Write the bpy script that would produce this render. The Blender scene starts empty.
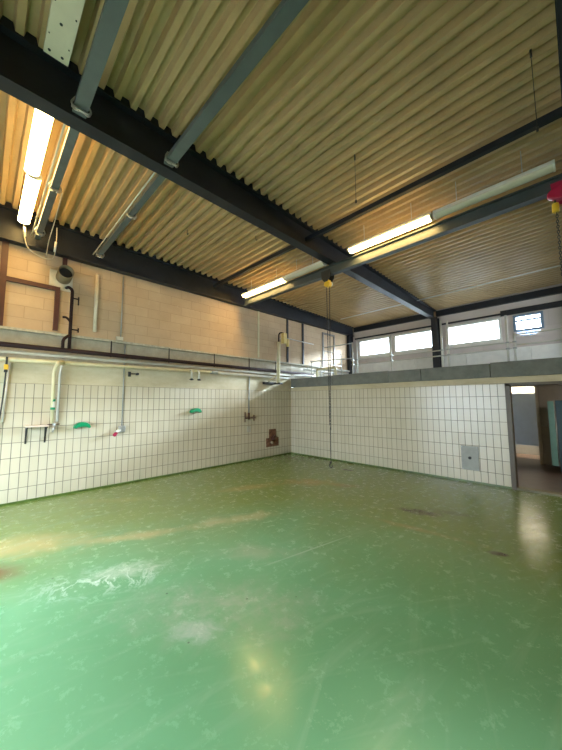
import bpy, bmesh, math, random
from mathutils import Vector, Matrix
random.seed(7)
C = bpy.context.scene.collection
PI = math.pi

# ------------------------------------------------------------------ camera
CAMX, CAMY, CAMZ = 6.479, -6.911, 1.6
F_PX = 299.08
YAW, PITCH, ROLL = 0.7864, 0.0888, -0.0047
cy_, sy_, cp_, sp_ = math.cos(YAW), math.sin(YAW), math.cos(PITCH), math.sin(PITCH)
fw = Vector((-sy_*cp_, cy_*cp_, sp_))
rt = Vector((cy_, sy_, 0))
up = rt.cross(fw)
rt2 = math.cos(ROLL)*rt + math.sin(ROLL)*up
up2 = -math.sin(ROLL)*rt + math.cos(ROLL)*up
cam_d = bpy.data.cameras.new('camera')
cam = bpy.data.objects.new('camera', cam_d)
C.objects.link(cam)
cam.matrix_world = Matrix(((rt2.x, up2.x, -fw.x, CAMX), (rt2.y, up2.y, -fw.y, CAMY), (rt2.z, up2.z, -fw.z, CAMZ), (0, 0, 0, 1)))
cam_d.sensor_fit = 'VERTICAL'
cam_d.sensor_height = 36.0
cam_d.lens = F_PX/750*36.0
cam_d.clip_start = 0.02
bpy.context.scene.camera = cam

# ------------------------------------------------------------------ sky, daylight, exposure
SKY_STRENGTH = 16.0
SKY_SUN_SIDE = 1.6      # the hazy sky is this much brighter on the side of the high windows
LAMP_STRENGTH = 50.0
LAMP_COLOR = (1.0, 0.65, 0.22)
world = bpy.data.worlds.new('world')
bpy.context.scene.world = world
world.use_nodes = True
wn = world.node_tree.nodes
wn['Background'].inputs['Color'].default_value = (0.74, 0.88, 1.0, 1)
wl = world.node_tree.links
tc = wn.new('ShaderNodeTexCoord'); sx_ = wn.new('ShaderNodeSeparateXYZ'); wl.new(tc.outputs['Generated'], sx_.inputs[0])
mr = wn.new('ShaderNodeMapRange'); mr.inputs[1].default_value = 0.0; mr.inputs[2].default_value = 0.9
mr.inputs[3].default_value = SKY_STRENGTH; mr.inputs[4].default_value = SKY_STRENGTH*SKY_SUN_SIDE
wl.new(sx_.outputs[1], mr.inputs[0]); wl.new(mr.outputs[0], wn['Background'].inputs['Strength'])
vs = bpy.context.scene.view_settings
vs.view_transform = 'Standard'
vs.look = 'None'
vs.gamma = 1
vs.use_curve_mapping = False
vs.exposure = 0.0

sun = bpy.data.lights.new('hazy_sun', 'SUN'); sun.energy = 36.0; sun.angle = math.radians(13); sun.color = (0.72, 0.87, 1.0)
sun_o = bpy.data.objects.new('hazy_sun', sun); C.objects.link(sun_o)
sun_o.rotation_euler = Vector((0.45, 1.0, 0.36)).to_track_quat('Z', 'Y').to_euler()

def portal(name, loc, rot, sx, sy):
    """marks an opening so that the sky's own light is sampled through it"""
    l = bpy.data.lights.new(name, 'AREA'); l.shape = 'RECTANGLE'; l.size = sx; l.size_y = sy
    l.cycles.is_portal = True
    o = bpy.data.objects.new(name, l); o.location = loc; o.rotation_euler = rot
    C.objects.link(o)
BACK_Y = -8.3
RIGHT_X = 9.6
portal('added_gate_daylight', (2.7, BACK_Y-0.25, 1.25), (PI/2, 0, PI), 3.4, 2.5)
portal('added_gallery_daylight', (RIGHT_X+0.25, 1.9, 3.4), (PI/2, 0, PI/2), 2.6, 1.5)
portal('high_window_daylight', (3.1, 3.83, 3.62), (-PI/2, 0, PI), 5.7, 0.7)

# ------------------------------------------------------------------ material helpers
MATS = {}
class NT:
    def __init__(s, name):
        m = bpy.data.materials.new(name); m.use_nodes = True
        s.m = m; s.t = m.node_tree; s.b = s.t.nodes['Principled BSDF']
    def n(s, typ, **kw):
        nd = s.t.nodes.new(typ)
        for k, v in kw.items():
            if k.startswith('i_'):
                key = k[2:].replace('_', ' ')
                nd.inputs[key].default_value = v
            else: setattr(nd, k, v)
        return nd
    def l(s, a, b): s.t.links.new(a, b)
    def val(s, x, sock):
        if isinstance(x, (int, float)): sock.default_value = x
        elif isinstance(x, tuple): sock.default_value = x if len(x) == 4 or sock.type == 'VECTOR' else x+(1,)
        else: s.l(x, sock)
    def math(s, op, a, b=0.0, clamp=False):
        nd = s.n('ShaderNodeMath', operation=op, use_clamp=clamp)
        s.val(a, nd.inputs[0]); s.val(b, nd.inputs[1]); return nd.outputs[0]
    def mix(s, f, a, b):
        nd = s.n('ShaderNodeMix', data_type='RGBA')
        s.val(f, nd.inputs[0]); s.val(a, nd.inputs[6]); s.val(b, nd.inputs[7]); return nd.outputs[2]
    def pos(s):
        return s.n('ShaderNodeNewGeometry').outputs['Position']
    def noise(s, scale, detail=4, rough=0.6, vec=None, stretch=None, dist=0.0):
        v = vec or s.pos()
        if stretch:
            mp = s.n('ShaderNodeMapping'); mp.inputs['Scale'].default_value = stretch[:3]
            if len(stretch) > 3: mp.inputs['Rotation'].default_value = (0, 0, stretch[3])
            s.l(v, mp.inputs['Vector']); v = mp.outputs[0]
        nd = s.n('ShaderNodeTexNoise'); s.l(v, nd.inputs['Vector'])
        nd.inputs['Scale'].default_value = scale; nd.inputs['Detail'].default_value = detail
        nd.inputs['Roughness'].default_value = rough; nd.inputs['Distortion'].default_value = dist
        return nd.outputs[0]
    def ramp(s, f, lo, hi, a=0.0, b=1.0):
        nd = s.n('ShaderNodeMapRange', clamp=True)
        s.l(f, nd.inputs[0]); nd.inputs[1].default_value = lo; nd.inputs[2].default_value = hi
        nd.inputs[3].default_value = a; nd.inputs[4].default_value = b; return nd.outputs[0]
    def bump(s, h, strength=0.3, dist=0.01):
        nd = s.n('ShaderNodeBump'); nd.inputs['Strength'].default_value = strength; nd.inputs['Distance'].default_value = dist
        s.l(h, nd.inputs['Height']); s.l(nd.outputs[0], s.b.inputs['Normal'])

def paint(name, col, rough=0.5, metal=0.0, var=0.12, scale=6.0, dirt=None, spec=0.5):
    """painted or bare surface with slight mottling and optional worn patches"""
    if name in MATS: return MATS[name]
    t = NT(name)
    nz = t.noise(scale)
    f = t.ramp(nz, 0.3, 0.7)
    a = tuple(c*(1-var) for c in col); b = tuple(min(1, c*(1+var)) for c in col)
    c = t.mix(f, a, b)
    if dirt:
        n2 = t.noise(dirt[1], 6, 0.7)
        c = t.mix(t.ramp(n2, dirt[2], dirt[2]+0.15, 0, dirt[3]), c, dirt[0])
    t.l(c, t.b.inputs['Base Color'])
    t.b.inputs['Roughness'].default_value = rough; t.b.inputs['Metallic'].default_value = metal
    t.b.inputs['Specular IOR Level'].default_value = spec
    MATS[name] = t.m
    return t.m

def emit(name, col, strength):
    t = NT(name)
    t.b.inputs['Base Color'].default_value = (0.9, 0.88, 0.8, 1)
    t.b.inputs['Emission Color'].default_value = col+(1,)
    t.b.inputs['Emission Strength'].default_value = strength
    return t.m

def wall_mat(name, horiz, has_upper):
    """white tiles up to 1.92 m, cream plaster above; the grid runs along `horiz` (0 = x, 1 = y)"""
    t = NT(name)
    p = t.pos(); sep = t.n('ShaderNodeSeparateXYZ'); t.l(p, sep.inputs[0])
    h, z = sep.outputs[horiz], sep.outputs[2]
    TW, TH = 0.1175, 0.240
    off = 0.045 if horiz == 0 else 0.07
    hs = t.math('DIVIDE', t.math('ADD', h, off+20*TW), TW)
    zs = t.math('DIVIDE', t.math('ADD', z, TH), TH)
    fh = t.math('FRACT', hs); fz = t.math('FRACT', zs)
    dh = t.math('MINIMUM', fh, t.math('SUBTRACT', 1.0, fh))
    dz = t.math('MINIMUM', fz, t.math('SUBTRACT', 1.0, fz))
    mh = t.ramp(dh, 0.026, 0.046, 1, 0)
    mz = t.ramp(dz, 0.012, 0.022, 1, 0)
    grout = t.math('MAXIMUM', mh, mz)
    cell = t.n('ShaderNodeCombineXYZ')
    t.l(t.math('FLOOR', hs), cell.inputs[0]); t.l(t.math('FLOOR', zs), cell.inputs[1])
    wn_ = t.n('ShaderNodeTexWhiteNoise'); t.l(cell.outputs[0], wn_.inputs['Vector'])
    tile = t.mix(wn_.outputs[0], (0.53, 0.475, 0.35), (0.57, 0.515, 0.39))
    dirty = t.ramp(t.noise(1.3, 5, 0.65), 0.45, 0.75, 0, 0.35)
    tile = t.mix(dirty, tile, (0.52, 0.49, 0.38))
    low = t.math('MULTIPLY', t.ramp(z, 0.0, 0.5, 1, 0), t.ramp(t.noise(3.0, 5, 0.7, stretch=(1, 1, 0.4)), 0.4, 0.7, 0, 0.6))
    tile = t.mix(low, tile, (0.42, 0.42, 0.30))
    lower = t.mix(t.math('MULTIPLY', grout, t.ramp(t.noise(2.2, 3), 0.3, 0.6, 0.8, 1.0)), tile, (0.085, 0.08, 0.065))
    pl = t.mix(t.ramp(t.noise(2.0, 6, 0.7, stretch=(1, 1, 2.2)), 0.35, 0.7), (0.56, 0.50, 0.35), (0.45, 0.39, 0.25))
    pl = t.mix(t.ramp(t.noise(9.0, 5, 0.7, stretch=(1, 1, 0.25)), 0.6, 0.75, 0, 0.4), pl, (0.42, 0.33, 0.20))
    istile = t.ramp(z, 1.919, 1.922, 1, 0)
    c = t.mix(istile, pl, lower)
    if has_upper:   # bare grey render behind the pipe run
        gr = t.mix(t.ramp(t.noise(5.0, 6, 0.7), 0.35, 0.65), (0.33, 0.29, 0.21), (0.43, 0.38, 0.28))
        c = t.mix(t.ramp(z, 2.33, 2.345), c, gr)
    foot = t.ramp(z, 0.045, 0.05, 1, 0)
    t.l(c, t.b.inputs['Base Color'])
    t.l(t.math('ADD', t.math('MULTIPLY', t.math('SUBTRACT', 1.0, istile), 0.5), t.math('MULTIPLY', grout, 0.35)), t.b.inputs['Roughness'])
    rg = t.math('ADD', 0.22, t.math('ADD', t.math('MULTIPLY', t.math('SUBTRACT', 1.0, istile), 0.5), t.math('MULTIPLY', grout, 0.3)))
    t.l(rg, t.b.inputs['Roughness'])
    t.bump(t.math('SUBTRACT', 1.0, t.math('MULTIPLY', grout, istile)), 0.4, 0.003)
    return t.m

def brick_mat(name, horiz, c1, c2, mortar, bw=0.5, bh=0.2):
    t = NT(name)
    sep = t.n('ShaderNodeSeparateXYZ'); t.l(t.pos(), sep.inputs[0])
    cb = t.n('ShaderNodeCombineXYZ'); t.l(sep.outputs[horiz], cb.inputs[0]); t.l(sep.outputs[2], cb.inputs[1])
    br = t.n('ShaderNodeTexBrick'); t.l(cb.outputs[0], br.inputs['Vector'])
    br.inputs['Scale'].default_value = 1; br.inputs['Brick Width'].default_value = bw; br.inputs['Row Height'].default_value = bh
    br.inputs['Mortar Size'].default_value = 0.006; br.inputs['Mortar Smooth'].default_value = 0.4
    br.inputs['Color1'].default_value = c1+(1,); br.inputs['Color2'].default_value = c2+(1,); br.inputs['Mortar'].default_value = mortar+(1,)
    d = t.ramp(t.noise(1.6, 6, 0.7), 0.4, 0.75, 0, 0.5)
    c = t.mix(d, br.outputs[0], tuple(x*0.72 for x in c1))
    c = t.mix(t.ramp(t.noise(14, 5, 0.8), 0.62, 0.75, 0, 0.4), c, (0.75, 0.72, 0.64))
    t.l(c, t.b.inputs['Base Color']); t.b.inputs['Roughness'].default_value = 0.75
    t.bump(t.math('ADD', t.math('SUBTRACT', 1.0, br.outputs[1]), t.math('MULTIPLY', t.noise(25, 5), 0.4)), 0.45, 0.008)
    return t.m

def floor_mat():
    """glossy green epoxy floor, worn and stained"""
    t = NT('green_epoxy_floor')
    p = t.pos()
    big = t.ramp(t.noise(0.55, 5, 0.6), 0.35, 0.65)
    base = t.mix(big, (0.125, 0.315, 0.16), (0.155, 0.37, 0.20))
    fine = t.ramp(t.noise(7, 6, 0.7), 0.4, 0.7, 0, 0.10)
    base = t.mix(fine, base, (0.16, 0.38, 0.20))
    def ell(cx, cy, rx, ry, ang, soft=0.85, nscale=3.0, namp=0.9, fine=0.0):
        mp = t.n('ShaderNodeMapping', vector_type='TEXTURE')
        mp.inputs['Location'].default_value = (cx, cy, 0); mp.inputs['Rotation'].default_value = (0, 0, ang)
        mp.inputs['Scale'].default_value = (rx, ry, 1); t.l(p, mp.inputs['Vector'])
        ln = t.n('ShaderNodeVectorMath', operation='LENGTH'); t.l(mp.outputs[0], ln.inputs[0])
        nz = t.noise(nscale, 6, 0.72, dist=0.6)
        d = t.math('ADD', ln.outputs['Value'], t.math('MULTIPLY', t.math('SUBTRACT', nz, 0.5), namp*2))
        return t.ramp(d, 1-soft, 1.0, 1, 0)
    A = math.atan2
    def streak(x0, y0, x1, y1, w, **kw):
        return ell((x0+x1)/2, (y0+y1)/2, math.hypot(x1-x0, y1-y0)/2*1.1, w, A(y1-y0, x1-x0), **kw)
    c = base
    # far half turned olive: wear, with warm lamp light painted into the colour
    sep = t.n('ShaderNodeSeparateXYZ'); t.l(p, sep.inputs[0])
    X_, Y_ = sep.outputs[0], sep.outputs[1]
    d1 = t.math('ADD', t.math('SUBTRACT', 2.65, X_), t.math('MULTIPLY', t.math('ADD', Y_, 6.0), 0.35))
    fd = t.math('MAXIMUM', d1, t.math('ADD', Y_, 3.6))
    fd = t.math('ADD', fd, t.math('MULTIPLY', t.math('SUBTRACT', t.noise(0.8, 5), 0.5), 1.6))
    c = t.mix(t.ramp(fd, -0.9, 0.9, 0, 0.85), c, (0.165, 0.215, 0.045))
    def put(c, m, amount, col):
        return t.mix(t.math('MULTIPLY', m, amount), c, col)
    # cream dried-on band from the left edge towards the far corner
    c = put(c, ell(1.95, -6.45, 0.75, 0.42, 0.9, namp=1.0, nscale=2.2), 0.85, (0.41, 0.36, 0.15))
    c = put(c, streak(2.3, -6.1, 2.9, -4.8, 0.16, namp=1.0, nscale=2.5), 0.85, (0.42, 0.40, 0.20))
    c = put(c, streak(2.75, -5.0, 3.3, -3.6, 0.20, namp=1.2, nscale=2.5), 0.8, (0.42, 0.44, 0.25))
    c = put(c, streak(1.7, -3.9, 2.2, -2.6, 0.22, namp=1.2), 0.7, (0.37, 0.34, 0.12))
    c = put(c, streak(2.0, -2.6, 3.0, -1.9, 0.32, namp=1.3), 0.7, (0.33, 0.26, 0.07))
    c = put(c, ell(2.45, -6.75, 0.34, 0.22, 0.6, namp=0.9), 0.9, (0.14, 0.09, 0.035))
    c = put(c, ell(1.0, -5.2, 0.8, 0.15, 0.9), 0.45, (0.36, 0.38, 0.14))
    # chalky scratches
    def veins(scale, w, ang=0.0, st=(1, 1, 1)):
        a_ = t.n('ShaderNodeMapping'); a_.inputs['Rotation'].default_value = (0, 0, ang); t.l(p, a_.inputs['Vector'])
        n_ = t.noise(scale, 7, 0.65, vec=a_.outputs[0], stretch=st, dist=1.2)
        return t.ramp(t.math('ABSOLUTE', t.math('SUBTRACT', n_, 0.5)), 0.0, w, 1, 0)
    c = put(c, t.math('MULTIPLY', ell(3.33, -6.0, 0.62, 0.30, 1.1, namp=0.6), veins(3.2, 0.045)), 0.95, (0.62, 0.78, 0.68))
    c = put(c, ell(3.30, -5.85, 0.45, 0.16, 1.1, namp=1.4, nscale=7), 0.55, (0.50, 0.62, 0.50))
    c = put(c, t.math('MULTIPLY', ell(4.35, -5.5, 1.0, 0.42, 0.8, namp=1.0), t.ramp(t.noise(6, 6, 0.7), 0.35, 0.6)), 0.5, (0.42, 0.46, 0.38))
    c = put(c, ell(4.45, -5.75, 0.22, 0.12, 0.9, namp=1.2, nscale=7), 0.5, (0.50, 0.56, 0.52))
    c = put(c, streak(3.6, -5.0, 4.3, -4.4, 0.22, namp=1.2), 0.35, (0.44, 0.48, 0.36))
    c = put(c, streak(4.15, -5.0, 4.45, -3.5, 0.016, namp=0.5, nscale=6), 0.6, (0.48, 0.64, 0.52))
    # dark rusty stains by the far wall
    c = put(c, ell(4.72, -2.32, 0.34, 0.15, 0.2, namp=0.8, nscale=6, soft=0.5), 0.85, (0.07, 0.06, 0.02))
    c = put(c, ell(5.05, -2.05, 0.36, 0.12, 0.2, namp=0.9, nscale=6, soft=0.6), 0.5, (0.08, 0.08, 0.03))
    c = put(c, ell(5.75, -2.98, 0.12, 0.06, 0.4, namp=0.5, nscale=9, soft=0.4), 0.9, (0.06, 0.045, 0.02))
    c = put(c, streak(4.2, -3.0, 5.6, -2.9, 0.09, namp=0.8), 0.6, (0.33, 0.29, 0.12))
    c = put(c, ell(3.2, -1.9, 0.35, 0.14, 0.8, namp=1.2), 0.4, (0.25, 0.16, 0.05))
    c = put(c, ell(2.5, -0.75, 0.18, 0.07, 0, namp=0.6, soft=0.5), 0.8, (0.05, 0.07, 0.02))
    # fine directional scuffs
    for k, (ang, sc) in enumerate(((0.12, 1.1), (0.55, 1.6), (-0.35, 1.3))):
        a_ = t.n('ShaderNodeMapping'); a_.inputs['Rotation'].default_value = (0, 0, ang); t.l(p, a_.inputs['Vector'])
        n_ = t.noise(sc, 3, 0.5, vec=a_.outputs[0], stretch=(9, 0.7, 1), dist=0.3)
        c = put(c, t.ramp(n_, 0.56+0.02*k, 0.76+0.02*k), 0.24, (0.36, 0.52, 0.36))
    vo = t.n('ShaderNodeTexVoronoi'); vo.inputs['Scale'].default_value = 2.6; t.l(p, vo.inputs['Vector'])
    sp = t.ramp(vo.outputs['Distance'], 0.018, 0.03, 1, 0)
    c = put(c, sp, 0.7, (0.03, 0.05, 0.03))
    t.l(c, t.b.inputs['Base Color'])
    r = t.math('ADD', 0.12, t.math('MULTIPLY', t.ramp(t.noise(9.0, 8, 0.8), 0.36, 0.66), 0.22))
    t.l(r, t.b.inputs['Roughness'])
    t.b.inputs['Specular IOR Level'].default_value = 0.42
    t.bump(t.noise(2.2, 3, 0.5), 0.04, 0.01)
    return t.m

M_FLOOR = floor_mat()
M_TILE_A = wall_mat('tiled_wall_left', 1, True)
M_TILE_B = wall_mat('tiled_wall_far', 0, False)
M_BRICK = brick_mat('painted_block_wall', 1, (0.50, 0.36, 0.225), (0.54, 0.395, 0.25), (0.41, 0.29, 0.175))
M_FASC = brick_mat('pinkish_panel_wall', 0, (0.60, 0.54, 0.52), (0.62, 0.56, 0.54), (0.53, 0.48, 0.46), 3.0, 1.2)
M_PLASTER = paint('cream_plaster', (0.62, 0.58, 0.47), 0.75, var=0.1, dirt=((0.4, 0.33, 0.22), 3, 0.6, 0.4))
M_WHITEWALL = paint('white_lower_panels', (0.80, 0.80, 0.76), 0.6, var=0.06)
M_DECK = paint('cream_deck_metal', (0.46, 0.315, 0.155), 0.38, var=0.10, scale=2.0, dirt=((0.30, 0.22, 0.12), 2.5, 0.58, 0.5))
M_STEEL = paint('black_blue_beam_paint', (0.016, 0.019, 0.026), 0.45, var=0.2, scale=4, dirt=((0.05, 0.042, 0.035), 6, 0.62, 0.6), spec=0.3)
M_RAIL = paint('grey_blue_rail_paint', (0.05, 0.062, 0.068), 0.45, var=0.15, scale=5)
M_CHAN = paint('grey_channel_steel', (0.085, 0.10, 0.10), 0.5, 0.0, var=0.12, scale=6)
M_BROWN = paint('red_brown_steel_paint', (0.065, 0.018, 0.014), 0.5, var=0.2)
M_DKPIPE = paint('dark_brown_pipe_paint', (0.022, 0.010, 0.010), 0.65, var=0.2, spec=0.2)
M_CREAM = paint('cream_pipe_paint', (0.62, 0.57, 0.36), 0.4, var=0.1, dirt=((0.4, 0.28, 0.13), 8, 0.62, 0.5))
M_WHITE = paint('white_enamel', (0.72, 0.72, 0.68), 0.4, var=0.05)
M_WHITEPIPE = paint('white_pipe_paint', (0.56, 0.55, 0.50), 0.5, var=0.08)
M_GREYPIPE = paint('grey_conduit', (0.33, 0.35, 0.34), 0.4, 0.3)
M_CONC = paint('grey_concrete', (0.17, 0.18, 0.165), 0.85, var=0.15, scale=5, dirt=((0.10, 0.11, 0.10), 3, 0.5, 0.5))
M_LEDGE = paint('ledge_mortar', (0.40, 0.38, 0.30), 0.85, var=0.2, scale=20)
M_BLACK = paint('black_iron', (0.02, 0.02, 0.02), 0.5, var=0.2)
M_YELLOW = paint('yellow_paint', (0.72, 0.45, 0.03), 0.4, var=0.1)
M_RED = paint('crimson_paint', (0.38, 0.012, 0.06), 0.35, var=0.1)
M_GREEN = paint('green_plastic', (0.0, 0.25, 0.10), 0.4, var=0.1)
M_CHROME = paint('dull_zinc', (0.45, 0.46, 0.45), 0.35, 0.8, var=0.1)
M_RUST = paint('rusty_patch', (0.16, 0.075, 0.04), 0.8, var=0.5, scale=12, dirt=((0.35, 0.27, 0.18), 9, 0.55, 0.6))
M_BROWNFLOOR = paint('brown_corridor_floor', (0.085, 0.06, 0.05), 0.35, var=0.2)
M_PINKFLOOR = paint('pinkish_threshold_floor', (0.42, 0.30, 0.25), 0.5)
M_FRAMEGREY = paint('grey_door_steel', (0.10, 0.08, 0.055), 0.45)
M_LEAF = paint('grey_brown_door_paint', (0.36, 0.33, 0.30), 0.5, var=0.06)
M_BLUEPANEL = paint('blue_grey_panel', (0.52, 0.62, 0.74), 0.5, var=0.05)
M_TEAL = paint('dark_teal_paint', (0.010, 0.06, 0.085), 0.35)
M_TEALLIGHT = paint('pale_teal_edge', (0.16, 0.36, 0.33), 0.35)
M_BASE = paint('dark_green_base', (0.07, 0.12, 0.02), 0.35, var=0.3, scale=8)
M_TRAY = paint('white_tray_paint', (0.62, 0.56, 0.42), 0.45, var=0.06)
M_UNLIT = paint('milky_diffuser', (0.66, 0.64, 0.54), 0.25, var=0.05)
M_LIT = emit('lit_diffuser', LAMP_COLOR, LAMP_STRENGTH)
M_SHELF = paint('pale_shelf_board', (0.62, 0.50, 0.42), 0.5)
M_CABLE = paint('pale_cable', (0.55, 0.48, 0.36), 0.5)
M_OUT = paint('grey_yard', (0.35, 0.36, 0.35), 0.8)
def glass():
    t = NT('window_glass')
    t.b.inputs['Base Color'].default_value = (0.95, 0.98, 1, 1)
    t.b.inputs['Roughness'].default_value = 0.02
    t.b.inputs['Alpha'].default_value = 0.08
    return t.m
M_GLASS = glass()

# ------------------------------------------------------------------ mesh helpers (world coordinates)
def B(): return bmesh.new()
def box(bm, x0, x1, y0, y1, z0, z1):
    r = bmesh.ops.create_cube(bm, size=1)
    for v in r['verts']:
        v.co = Vector(((x0+x1)/2+v.co.x*(x1-x0), (y0+y1)/2+v.co.y*(y1-y0), (z0+z1)/2+v.co.z*(z1-z0)))
    return r['verts']
def prism(bm, pts, axis, a, b):
    """2D outline extruded along an axis; pts are in the two other axes, in order"""
    def mk(u, v, w):
        return Vector((w, u, v)) if axis == 0 else Vector((u, w, v)) if axis == 1 else Vector((u, v, w))
    A_ = [bm.verts.new(mk(u, v, a)) for u, v in pts]; B_ = [bm.verts.new(mk(u, v, b)) for u, v in pts]
    n = len(pts)
    bm.faces.new(A_); bm.faces.new(B_[::-1])
    for i in range(n):
        bm.faces.new((A_[i], B_[i], B_[(i+1) % n], A_[(i+1) % n]))
def frame_at(d):
    d = d.normalized(); a = Vector((0, 0, 1)) if abs(d.z) < 0.9 else Vector((1, 0, 0))
    u = d.cross(a).normalized(); return u, d.cross(u).normalized()
def tube(bm, pts, r, n=10, cap=True):
    """round tube along a polyline"""
    pts = [Vector(p) for p in pts]; rings = []
    for i, p in enumerate(pts):
        if i == 0: d = pts[1]-pts[0]
        elif i == len(pts)-1: d = pts[-1]-pts[-2]
        else: d = (pts[i+1]-p).normalized()+(p-pts[i-1]).normalized()
        u, w = frame_at(d)
        if rings:   # keep the rings from twisting
            u = (pu-d.normalized()*pu.dot(d.normalized())).normalized(); w = d.normalized().cross(u)
        pu = u
        k = r
        if 0 < i < len(pts)-1:
            c = max(0.5, (pts[i+1]-p).normalized().dot((p-pts[i-1]).normalized())); k = r/math.sqrt((1+c)/2)
        rings.append([bm.verts.new(p+(u*math.cos(2*PI*j/n)+w*math.sin(2*PI*j/n))*(k if 0 < i < len(pts)-1 else r)) for j in range(n)])
    for a, b in zip(rings, rings[1:]):
        for j in range(n): bm.faces.new((a[j], a[(j+1) % n], b[(j+1) % n], b[j])).smooth = True
    if cap: bm.faces.new(rings[0][::-1]); bm.faces.new(rings[-1])
def round_path(pts, r=0.06, n=5):
    """polyline with its corners rounded"""
    pts = [Vector(p) for p in pts]; out = [pts[0]]
    for a, b, c in zip(pts, pts[1:], pts[2:]):
        d1 = min(r, (a-b).length*0.45); d2 = min(r, (c-b).length*0.45)
        p = b+(a-b).normalized()*d1; q = b+(c-b).normalized()*d2
        for k in range(n+1):
            s = k/n; out.append(p*(1-s)**2+b*2*s*(1-s)+q*s*s)
    out.append(pts[-1]); return out
def ring(bm, c, ax, R, r, n=12, m=6, stretch=1.0, sdir=None):
    c = Vector(c); u, w = frame_at(Vector(ax)); a = Vector(ax).normalized()
    if sdir is not None: u = Vector(sdir).normalized(); w = a.cross(u)
    rs = []
    for i in range(n):
        t = 2*PI*i/n; d = u*math.cos(t)*stretch+w*math.sin(t); o = c+d*R; dn = (u*math.cos(t)+w*math.sin(t))
        rs.append([bm.verts.new(o+(dn*math.cos(2*PI*j/m)+a*math.sin(2*PI*j/m))*r) for j in range(m)])
    for i in range(n):
        A_, B_ = rs[i], rs[(i+1) % n]
        for j in range(m): bm.faces.new((A_[j], A_[(j+1) % m], B_[(j+1) % m], B_[j])).smooth = True
def wloc(o):
    v = Vector((0, 0, 0))
    while o is not None: v += o.location; o = o.parent
    return v
def obj(name, bm, mat, parent=None, at=None, bevel=0.0, label=None):
    org = wloc(parent) if parent else Vector((0, 0, 0))
    loc = Vector(at) if at is not None else org
    for v in bm.verts: v.co -= loc
    bmesh.ops.recalc_face_normals(bm, faces=bm.faces)
    me = bpy.data.meshes.new(name); bm.to_mesh(me); bm.free()
    me.materials.append(mat)
    o = bpy.data.objects.new(name, me); C.objects.link(o)
    o.location = loc-org if parent else loc
    if parent: o.parent = parent
    if bevel:
        md = o.modifiers.new('bevel', 'BEVEL'); md.width = bevel; md.segments = 2; md.limit_method = 'ANGLE'
    if label: o['label'] = label
    return o
def tag(o, label, cat, group=None):
    o['label'] = label; o['category'] = cat
    if group: o['group'] = group
    return o
def thing(name, label, cat, loc, group=None):
    o = bpy.data.objects.new(name, None); o.empty_display_size = 0.1
    C.objects.link(o); o.location = loc
    return tag(o, label, cat, group)
def struct(name, bm, mat, parent=None, bevel=0.0):
    o = obj(name, bm, mat, parent, bevel=bevel)
    if not parent: o['kind'] = 'structure'
    return o
def bx(*a):
    bm = B(); box(bm, *a); return bm
def tb(pts, r, n=10):
    bm = B(); tube(bm, pts, r, n); return bm

# ------------------------------------------------------------------ the room shell
DK = lambda x, y: 4.70+0.010*(x-3.2)-0.018*(y+3)       # underside of the roof deck
YW = 3.6                                                # high window wall
PAR = 2.325                                             # top of the gallery slabs

struct('floor', bx(-0.3, RIGHT_X+0.2, BACK_Y-0.2, 0.0, -0.2, 0.0), M_FLOOR)
tag(obj('yard_ground', bx(-25, 25, -30, 25, -0.45, -0.25), M_OUT), 'grey yard ground outside around the hall', 'ground')['kind'] = 'structure'
bm = B(); box(bm, -0.3, 0.0, BACK_Y, 0.02, -0.05, 2.80)
struct('wall_left', bm, M_TILE_A)
bm = B(); prism(bm, [(-0.3, 2.80), (0.035, 2.80), (0.035, 5.05), (-0.3, 5.05)], 1, BACK_Y, YW+0.3)
struct('wall_left_upper', bm, M_BRICK)
bm = B(); box(bm, -0.3, 0.0, 0.02, YW+0.3, 2.32, 2.80); struct('wall_left_gallery', bm, M_PLASTER)
# ledge under the block wall
struct('trim_1', bx(0.0, 0.085, BACK_Y, YW, 2.775, 2.815), M_LEDGE)
# far tiled wall with the door opening
DX0, DX1, DZ = 5.53, 7.25, 1.885
bm = B(); box(bm, 0.0, DX0, 0, 0.16, -0.05, 2.04); box(bm, DX1, RIGHT_X, 0, 0.16, -0.05, 2.04); box(bm, DX0, DX1, 0, 0.16, DZ, 2.04)
struct('wall_far', bm, M_TILE_B)
struct('baseboard_left', bx(0.0, 0.012, BACK_Y, 0, 0.0, 0.035), M_BASE)
bm = B(); box(bm, 0.012, DX0-0.05, -0.012, 0, 0.0, 0.035); struct('baseboard_far', bm, M_BASE)
struct('baseboard_right', bx(DX1+0.05, RIGHT_X, -0.012, 0, 0.0, 0.035), M_BASE)
# door frame
dr = thing('door_1', 'grey steel frame of the open doorway in the tiled wall', 'door', (DX0, 0.08, 0)); dr['kind'] = 'structure'
bm = B(); box(bm, DX0-0.05, DX0+0.02, -0.02, 0.17, 0, DZ+0.03); box(bm, DX1-0.02, DX1+0.05, -0.02, 0.17, 0, DZ+0.03)
obj('door_frame', bm, M_FRAMEGREY, dr)
obj('lintel', bx(DX0-0.05, DX1+0.05, -0.02, 0.17, DZ-0.01, DZ+0.04), M_FRAMEGREY, dr)
obj('threshold', bx(DX0+0.02, DX1-0.02, -0.015, 0.16, -0.01, 0.035), paint('pale_threshold', (0.20, 0.19, 0.12), 0.6), dr)
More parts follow.
